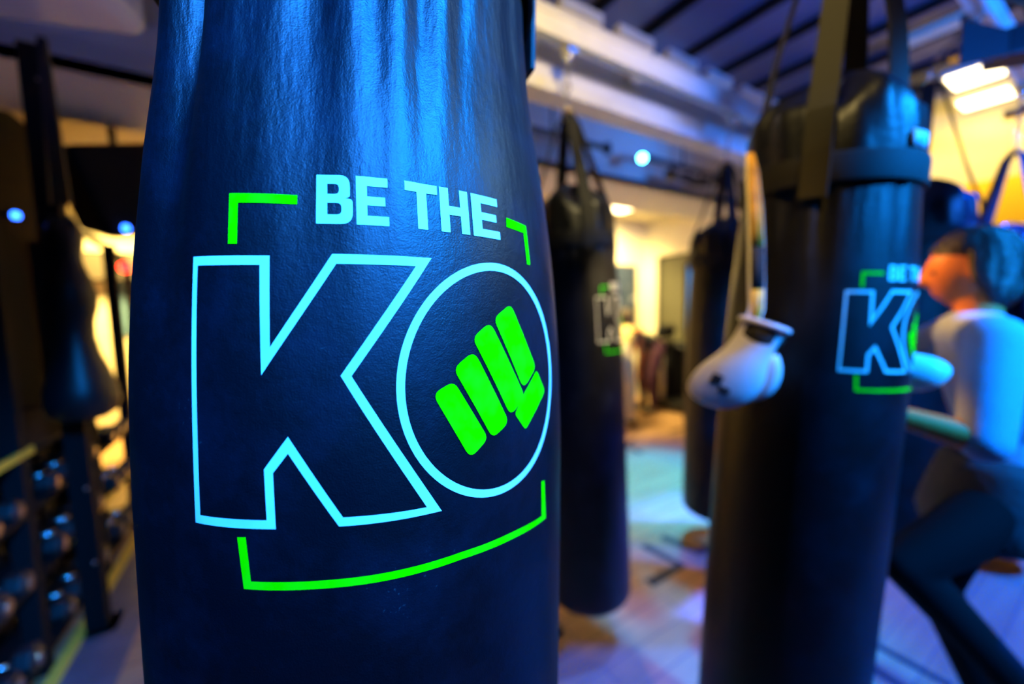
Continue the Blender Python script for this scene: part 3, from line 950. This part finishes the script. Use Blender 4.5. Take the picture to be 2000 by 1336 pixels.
# ---------------------------------------------------------------- back room
po = thing('poster', 'large dark blue poster on the partition behind the K bag', 'poster', (4.78, 4.375, 1.2))
part('backing', MB().box((0, 0, .45), (.42, .03, .95)), mat('poster_dark', (.02, .04, .08), .5, noise=(6, (.30, .32, .38), .58, .66)), po, False, .004)
tm = thing('treadmill', 'black treadmill console stand by the door in the back room', 'exercise machine', (4.93, 3.66, 0))
part('deck', MB().box((0, -.15, .09), (.42, .7, .14)), M['black_metal'], tm, False, .02)
part('side_panel', MB().box((.1, .15, .5), (.34, .34, .9)), M['black_matte'], tm, False, .02)
part('post', MB().tube([(-.14, .05, .15), (-.14, .05, 1.02)], .035, 10), M['cream'], tm, label='pale upright post')
part('console', MB().box((-.14, .0, 1.13), (.28, .10, .16), Matrix.Rotation(radians(25), 3, 'X')), M['black_matte'], tm, False, .01)
part('handrail', MB().tube([(-.02, -.4, .85), (-.02, .1, .98), (.2, .15, .98)], .025, 8), M['black_metal'], tm)
sc1 = thing('blue_screen', 'narrow cyan-blue glowing screen left of the farther bag', 'screen', (4.44, 3.05, 1.17))
part('case', MB().box((0, .02, .4), (.12, .04, .86)), M['black_matte'], sc1, False, .005)
part('display', MB().box((0, -.004, .4), (.09, .012, .80)), mat('cyan_screen', (.0, .3, .5), .4, emit=((.0, .28, .7), .8)), sc1, False)
part('stand', MB().box((0, .02, -.58), (.05, .05, 1.14)), M['black_matte'], sc1, False)
sc2 = thing('blue_screen', 'narrow deep blue glowing strip behind the person in the pale top', 'screen', (5.16, .95, 1.22))
part('display', MB().box((-.01, 0, .15), (.02, .08, .34)), M['blue_screen'], sc2, False)
part('case', MB().box((.01, 0, .15), (.03, .12, .40)), M['black_matte'], sc2, False)
for z, y, lab in ((2.16, .886, 'small blue lamp on the right wall above the dark hair'), (1.38, .875, 'small blue lamp on the right wall below the chin')):
    q = thing('indicator_lamp', lab, 'lamp', (5.15, y, z))
    part('bulb', MB().lathe([(.001, -.05), (.035, -.035), (.05, 0), (.035, .035), (.001, .05)], 14), M['blue_screen'], q)
    part('socket', MB().tube([(0, 0, 0), (.05, 0, 0)], .02, 8), M['black_metal'], q)

# ---------------------------------------------------------------- people
def limb(mb, p0, r0, p1, r1, lat, c0=True, c1=True, seg=20):
    """tapered limb with elliptic section (a sideways, b in depth) and round ends"""
    p0, p1, lat = Vector(p0), Vector(p1), Vector(lat)
    r0 = r0 if isinstance(r0, tuple) else (r0, r0)
    r1 = r1 if isinstance(r1, tuple) else (r1, r1)
    d = (p1 - p0).normalized()
    u = (lat - d * lat.dot(d))
    u = u.normalized() if u.length > .15 else d.orthogonal().normalized()
    v = d.cross(u)
    rows = []
    if c0:
        for k in range(5):
            a = k / 5 * pi / 2
            m_ = min(r0)
            rows.append((p0 - d * m_ * cos(a), r0[0] * max(.02, sin(a)), r0[1] * max(.02, sin(a))))
    n = 5
    for k in range(n + 1):
        t = k / n
        rows.append((p0.lerp(p1, t), lerp(r0[0], r1[0], t), lerp(r0[1], r1[1], t)))
    if c1:
        for k in range(1, 6):
            a = (1 - k / 5) * pi / 2
            m_ = min(r1)
            rows.append((p1 + d * m_ * cos(a), r1[0] * max(.02, sin(a)), r1[1] * max(.02, sin(a))))
    mb.grid(seg, len(rows), lambda i, j: rows[j][0] + u * rows[j][1] * cos(2 * pi * i / seg) + v * rows[j][2] * sin(2 * pi * i / seg), wrap=True, cap0=True, cap1=True)
def head_mesh(c, f, s=1.0):
    """c centre, f facing; profile with brow, nose, lips, chin"""
    f = Vector(f).normalized(); u = Vector((0, 0, 1)); u = (u - f * u.dot(f)).normalized(); l = u.cross(f)
    n, m_ = 48, 40
    vs, fs = [], []
    def g(x, m0, w_):
        return exp(-((x - m0) / w_) ** 2)
    for j in range(m_ + 1):
        ph = pi * j / m_
        for i in range(n):
            th = 2 * pi * i / n
            x = sin(ph) * cos(th); y = sin(ph) * sin(th); z = cos(ph)
            fr = max(0, x)
            X = x * .098; Y = y * .074; Z = z * .122
            if z < 0:
                Y *= 1 - .28 * (-z) ** 1.5
                X *= 1 - (.10 if x > 0 else .42) * (-z) ** 1.5
            lat = g(y, 0, .16)
            X += fr ** 2 * (.042 * g(z, -.28, .10) * g(y, 0, .16) + .020 * g(z, -.10, .16) * g(y, 0, .13) + .006 * g(z, .16, .1) * g(y, 0, .5)
                            - .006 * g(z, .0, .1) * (g(y, .35, .16) + g(y, -.35, .16)) + .016 * g(z, -.56, .06) * g(y, 0, .28) + .015 * g(z, -.70, .06) * g(y, 0, .25)
                            - .004 * g(z, -.79, .05) * g(y, 0, .3) + .030 * g(z, -.93, .12) * g(y, 0, .4))
            # ears
            Y += (1 if y > 0 else -1) * .014 * g(x, -.05, .12) * g(z, -.08, .24) * (abs(y) > .6)
            vs.append(Vector(c) + (f * X + l * Y + u * Z) * s)
    for j in range(m_):
        for i in range(n):
            fs.append((j * n + i, j * n + (i + 1) % n, (j + 1) * n + (i + 1) % n, (j + 1) * n + i))
    return vs, fs, f, l, u
def hand_chains(w, d, side, pn, curl=1.1, s=1.0):
    """wrist w, direction d, side vector (thumb side), pn palm normal; list of (pts, radii)"""
    d = Vector(d).normalized(); pn = Vector(pn).normalized(); side = Vector(side).normalized()
    w = Vector(w)
    out = [([w, w + d * .03 * s, w + d * .06 * s, w + d * .085 * s], [.022 * s, .030 * s, .034 * s, .030 * s])]
    for k, (off, ln) in enumerate(((.030, .075), (.010, .083), (-.010, .077), (-.030, .062))):
        p = w + d * .075 * s + side * off * s
        pts, a = [p], 0
        for q, fr in enumerate((.42, .32, .26)):
            a += curl * (.5 if q == 0 else .95)
            dd = d * cos(a) + pn * sin(a)
            p = p + dd * ln * fr * s
            pts.append(p)
        out.append((pts, [.0098 * s, .0092 * s, .0085 * s, .0072 * s]))
    p = w + d * .03 * s + side * .025 * s
    out.append(([p, p + (side * .8 + d * .6).normalized() * .035 * s, p + (side * .45 + d * .85 + pn * .4).normalized() * .065 * s, p + (side * .1 + d * .9 + pn * .7).normalized() * .088 * s], [.014 * s, .012 * s, .0105 * s, .008 * s]))
    return out
def fuse(name, pieces, m, parent, voxel):
    mb = MB()
    for vs, fs in pieces:
        mb.add(vs, fs)
    o = link(name, mb.mesh(name, m))
    rm = o.modifiers.new('r', 'REMESH')
    rm.mode = 'VOXEL'
    rm.voxel_size = voxel
    rm.use_smooth_shade = True
    sm = o.modifiers.new('sm', 'SMOOTH')
    sm.iterations = 3
    sm.factor = .4
    o.parent = parent
    return o
def chain_mesh(ch):
    mb = MB()
    for pts, rs in ch:
        # rounded ends
        a, b = Vector(pts[0]), Vector(pts[-1])
        mb.tube(list(pts) + [b + (b - Vector(pts[-2])).normalized() * rs[-1] * .8], list(rs) + [rs[-1] * .45], 10)
    return mb.v and ([Vector(v) for v in mb.v], mb.f)

def remesh(o, voxel, it=4):
    rm = o.modifiers.new('r', 'REMESH')
    rm.mode = 'VOXEL'
    rm.voxel_size = voxel
    rm.use_smooth_shade = True
    sm = o.modifiers.new('sm', 'SMOOTH')
    sm.iterations = it
    sm.factor = .5
def person(label, J, R_, face, garments, head_s=1.0, hair='hair', voxel=.008, hands=(), cap=None, hair_bun=False):
    """J joint positions; R_ radii; garments = (name, material, [(joint, joint)], grow, flat ends)"""
    t = thing('person', label, 'person', (J['Ra'][0], J['Ra'][1], 0))
    off = -Vector((J['Ra'][0], J['Ra'][1], 0))
    P = {k: Vector(J[k]) + off for k in J}
    lat = (P['Ls'] - P['Rs']).normalized()
    E = [('pel', 'waist'), ('waist', 'chest'), ('chest', 'yoke'), ('Ls', 'Rs'), ('yoke', 'neck'), ('neck', 'skull'), ('Ls', 'Le'), ('Le', 'Lw'), ('Rs', 'Re'), ('Re', 'Rw'),
         ('Lh', 'Rh'), ('Lh', 'Lk'), ('Lk', 'La'), ('Rh', 'Rk'), ('Rk', 'Ra'), ('La', 'Lt'), ('Ra', 'Rt')]
    P['yoke'] = (P['Ls'] + P['Rs']) / 2
    R_ = dict(R_); R_['yoke'] = (.11, .075); R_['skull'] = .05
    mb = MB()
    for a, b in E:
        limb(mb, P[a], R_[a], P[b], R_[b], lat)
    pieces = [(mb.v, mb.f)]
    hv, hf, f, l, u = head_mesh(P['skull'], face, head_s)
    pieces.append((hv, hf))
    for (wk, d, side, pn, curl, s) in hands:
        pieces.append(chain_mesh(hand_chains(P[wk], d, side, pn, curl, s)))
    fuse('body', pieces, M['skin'], t, voxel)
    hc = Vector(J['skull']) + off
    # hair cap
    def ss(x, a, b):
        t_ = min(1, max(0, (x - a) / (b - a)))
        return t_ * t_ * (3 - 2 * t_)
    def hp(i, j):
        th = 2 * pi * i / 88; ph = pi * j / 60
        x, y, z = sin(ph) * cos(th), sin(ph) * sin(th), cos(ph)
        k = 1.12 + .012 * sin(23 * th) * sin(ph) + .02 * sin(9 * th) * sin(5 * ph)
        X, Y, Z = x * .104 * k, y * .082 * k, z * .122 * k
        front = ss(x, .12 - .25 * max(0, -z), .34 - .25 * max(0, -z)) * (1 - ss(z, .28, .48))   # the face stays clear
        kk = 1 - .24 * front
        X, Y, Z = X * kk, Y * kk, Z * kk
        low = ss(-z, .2, .9)
        X = X * (1 - .15 * low) - .024 * low
        return hc + (f * (X - .012) + l * Y + u * (Z + .004)) * head_s
    o = part('hair', MB().grid(88, 61, hp, wrap=True), M[hair], t)
    if hair_bun:
        part('hair_tail', MB().tube([hc + (f * -.09 + u * .02) , hc + (f * -.125 - u * .01), hc + (f * -.145 - u * .06), hc + (f * -.145 - u * .13), hc + f * -.135 - u * .19], [.032, .034, .036, .032, .014], 16), M[hair], t)
    for sgn in (1, -1):
        e = hc + (f * .080 + l * (.032 * sgn) + u * -.002) * head_s
        eo = part('eye', MB().lathe([(.001, -.009), (.008, -.006), (.011, 0), (.008, .006), (.001, .009)], 12), M['eye'], t)
        eo.location = e
    if cap:
        part('cap', MB().lathe([(.105, .03), (.102, .07), (.08, .11), (.04, .132), (.001, .138)], 24), M[cap], t).location = hc
    for (nm, m, es, grow, ends) in garments:
        mb = MB()
        g = lambda k: tuple(a + grow for a in (R_[k] if isinstance(R_[k], tuple) else (R_[k], R_[k])))
        for a, b in es:
            limb(mb, P[a], g(a), P[b], g(b), lat, a not in ends, b not in ends)
        o = part(nm, mb, M[m], t)
        remesh(o, voxel, 5)
    return t

RAD = dict(pel=(.150, .105), waist=(.125, .088), chest=(.150, .108), neck=.050, Ls=.055, Le=.042, Lw=.028, Rs=.055, Re=.042, Rw=.028,
           Lh=.088, Lk=.057, La=.038, Rh=.088, Rk=.057, Ra=.038, Lt=.028, Rt=.028)
TORSO = [('pel', 'waist'), ('waist', 'chest'), ('chest', 'yoke'), ('Ls', 'Rs')]
LEGE = [('pel', 'waist'), ('Lh', 'Rh'), ('Lh', 'Lk'), ('Lk', 'La'), ('Rh', 'Rk'), ('Rk', 'Ra')]
SHOES = [('shoe', 'shoe', [('La', 'Lt')], .014, ()), ('shoe', 'shoe', [('Ra', 'Rt')], .014, ())]
J1 = dict(pel=(1.90, .22, .97), waist=(1.90, .23, 1.09), chest=(1.87, .26, 1.29), neck=(1.845, .29, 1.45), skull=(1.846, .316, 1.585),
          Ls=(1.685, .235, 1.385), Le=(1.578, .222, 1.125), Lw=(1.515, .40, 1.175), Rs=(2.00, .36, 1.385), Re=(1.93, .56, 1.23), Rw=(1.83, .76, 1.36),
          Lh=(1.82, .19, .91), Lk=(1.60, .36, .70), La=(1.77, .13, .37), Lt=(1.68, .20, .27), Rh=(1.98, .28, .91), Rk=(1.95, .36, .50), Ra=(2.02, .22, .09), Rt=(1.96, .36, .035))
R1 = dict(RAD)
person('dark haired person in a pale blue long-sleeved top driving a knee forward', J1, R1, (-.28, .96, -.02), [
    ('long_sleeved_top', 'top_white', [('pel', 'waist'), ('waist', 'chest'), ('chest', 'yoke'), ('Ls', 'Rs'), ('Ls', 'Le'), ('Rs', 'Re'), ('Re', 'Rw')], .012, ('pel', 'Rw')),
    ('leggings', 'leggings', LEGE, .008, ('waist', 'La', 'Ra')),
] + SHOES, head_s=.96, voxel=.007, hair_bun=True, hands=[('Lw', (-.4, .9, .1), (.1, 0, 1), (-.9, -.4, 0), 1.1, 1.0), ('Rw', (-.4, .5, .7), (-.8, 0, .3), (-.3, -.9, 0), 1.3, 1.0)])
P1 = [o for o in COL.objects if o.name.startswith('person')][0]
# loose grey shorts as a flared skirt of cloth around the hips
def shorts():
    off = -Vector((J1['Ra'][0], J1['Ra'][1], 0))
    c = Vector((1.895, .222, 0)) + off
    zs = [(1.035, .152, .115), (.99, .172, .13), (.92, .188, .145), (.86, .198, .154), (.80, .205, .16), (.79, .198, .155)]
    fx = Vector((-.55, .84, 0)).normalized(); lx = Vector((-.84, -.55, 0)).normalized()
    def p(i, j):
        a = 2 * pi * i / 48
        z, rx, ry = zs[j]
        q = j / 5
        w_ = 1 + .035 * q * sin(6 * a) + .02 * q * sin(11 * a + 1)
        return c + lx * (rx * cos(a) * w_) + fx * (ry * sin(a) * w_ + .03 * q) + Vector((0, 0, z))
    o = part('shorts', MB().grid(48, 6, p, wrap=True), M['shorts'], P1, label='loose grey shorts')
    s = o.modifiers.new('s', 'SOLIDIFY'); s.thickness = .005
shorts()

def bend_person(label, base, face_dir, lean, garments, hair, cap=None):
    f = Vector((cos(face_dir), sin(face_dir), 0)); l = Vector((-f.y, f.x, 0)); b = Vector(base)
    def P_(x, y, z):
        return tuple(b + f * x + l * y + Vector((0, 0, z)))
    J = dict(pel=P_(-.10, 0, .90), waist=P_(-.02, 0, 1.0), chest=P_(lean * .28, 0, 1.02 + .16 * (1 - lean)), neck=P_(lean * .44, 0, 1.08 + .22 * (1 - lean)), skull=P_(lean * .55, 0, 1.13 + .30 * (1 - lean)),
             Ls=P_(lean * .36, .17, 1.06 + .2 * (1 - lean)), Le=P_(lean * .46, .2, .82 + .1 * (1 - lean)), Lw=P_(lean * .58, .14, .62 + .1 * (1 - lean)),
             Rs=P_(lean * .36, -.17, 1.06 + .2 * (1 - lean)), Re=P_(lean * .46, -.2, .82 + .1 * (1 - lean)), Rw=P_(lean * .58, -.14, .62 + .1 * (1 - lean)),
             Lh=P_(-.09, .09, .85), Lk=P_(.02, .11, .48), La=P_(-.04, .11, .08), Lt=P_(.10, .12, .035), Rh=P_(-.09, -.09, .85), Rk=P_(.04, -.11, .48), Ra=P_(0, -.11, .08), Rt=P_(.14, -.12, .035))
    return person(label, J, RAD, tuple(f + Vector((0, 0, -.5 * lean))), garments, hair=hair, voxel=.012, cap=cap,
                  hands=[('Lw', (.2, 0, -1), f, -l, .7, 1), ('Rw', (.2, 0, -1), f, l, .7, 1)])
bend_person('brown haired person in yellow vest and cream trousers stooping in the back room', (3.72, 3.50, 0), .3, .35, [
    ('vest', 'yellow_top', TORSO[:3], .016, ('pel',)),
    ('trousers', 'cream_cloth', LEGE, .024, ('waist', 'La', 'Ra'))] + SHOES, 'hair_brown')
bend_person('person in black top and purple leggings bending beside the treadmill', (4.50, 3.72, 0), 2.75, .8, [
    ('black_top', 'black_cloth', TORSO, .012, ('pel',)),
    ('leggings', 'purple', [('pel', 'waist'), ('Lh', 'Rh'), ('Lh', 'Lk'), ('Lk', 'La'), ('Rh', 'Rk'), ('Rk', 'Ra')], .014, ('waist', 'La', 'Ra'))] + SHOES, 'hair_brown', cap='cream_cloth')
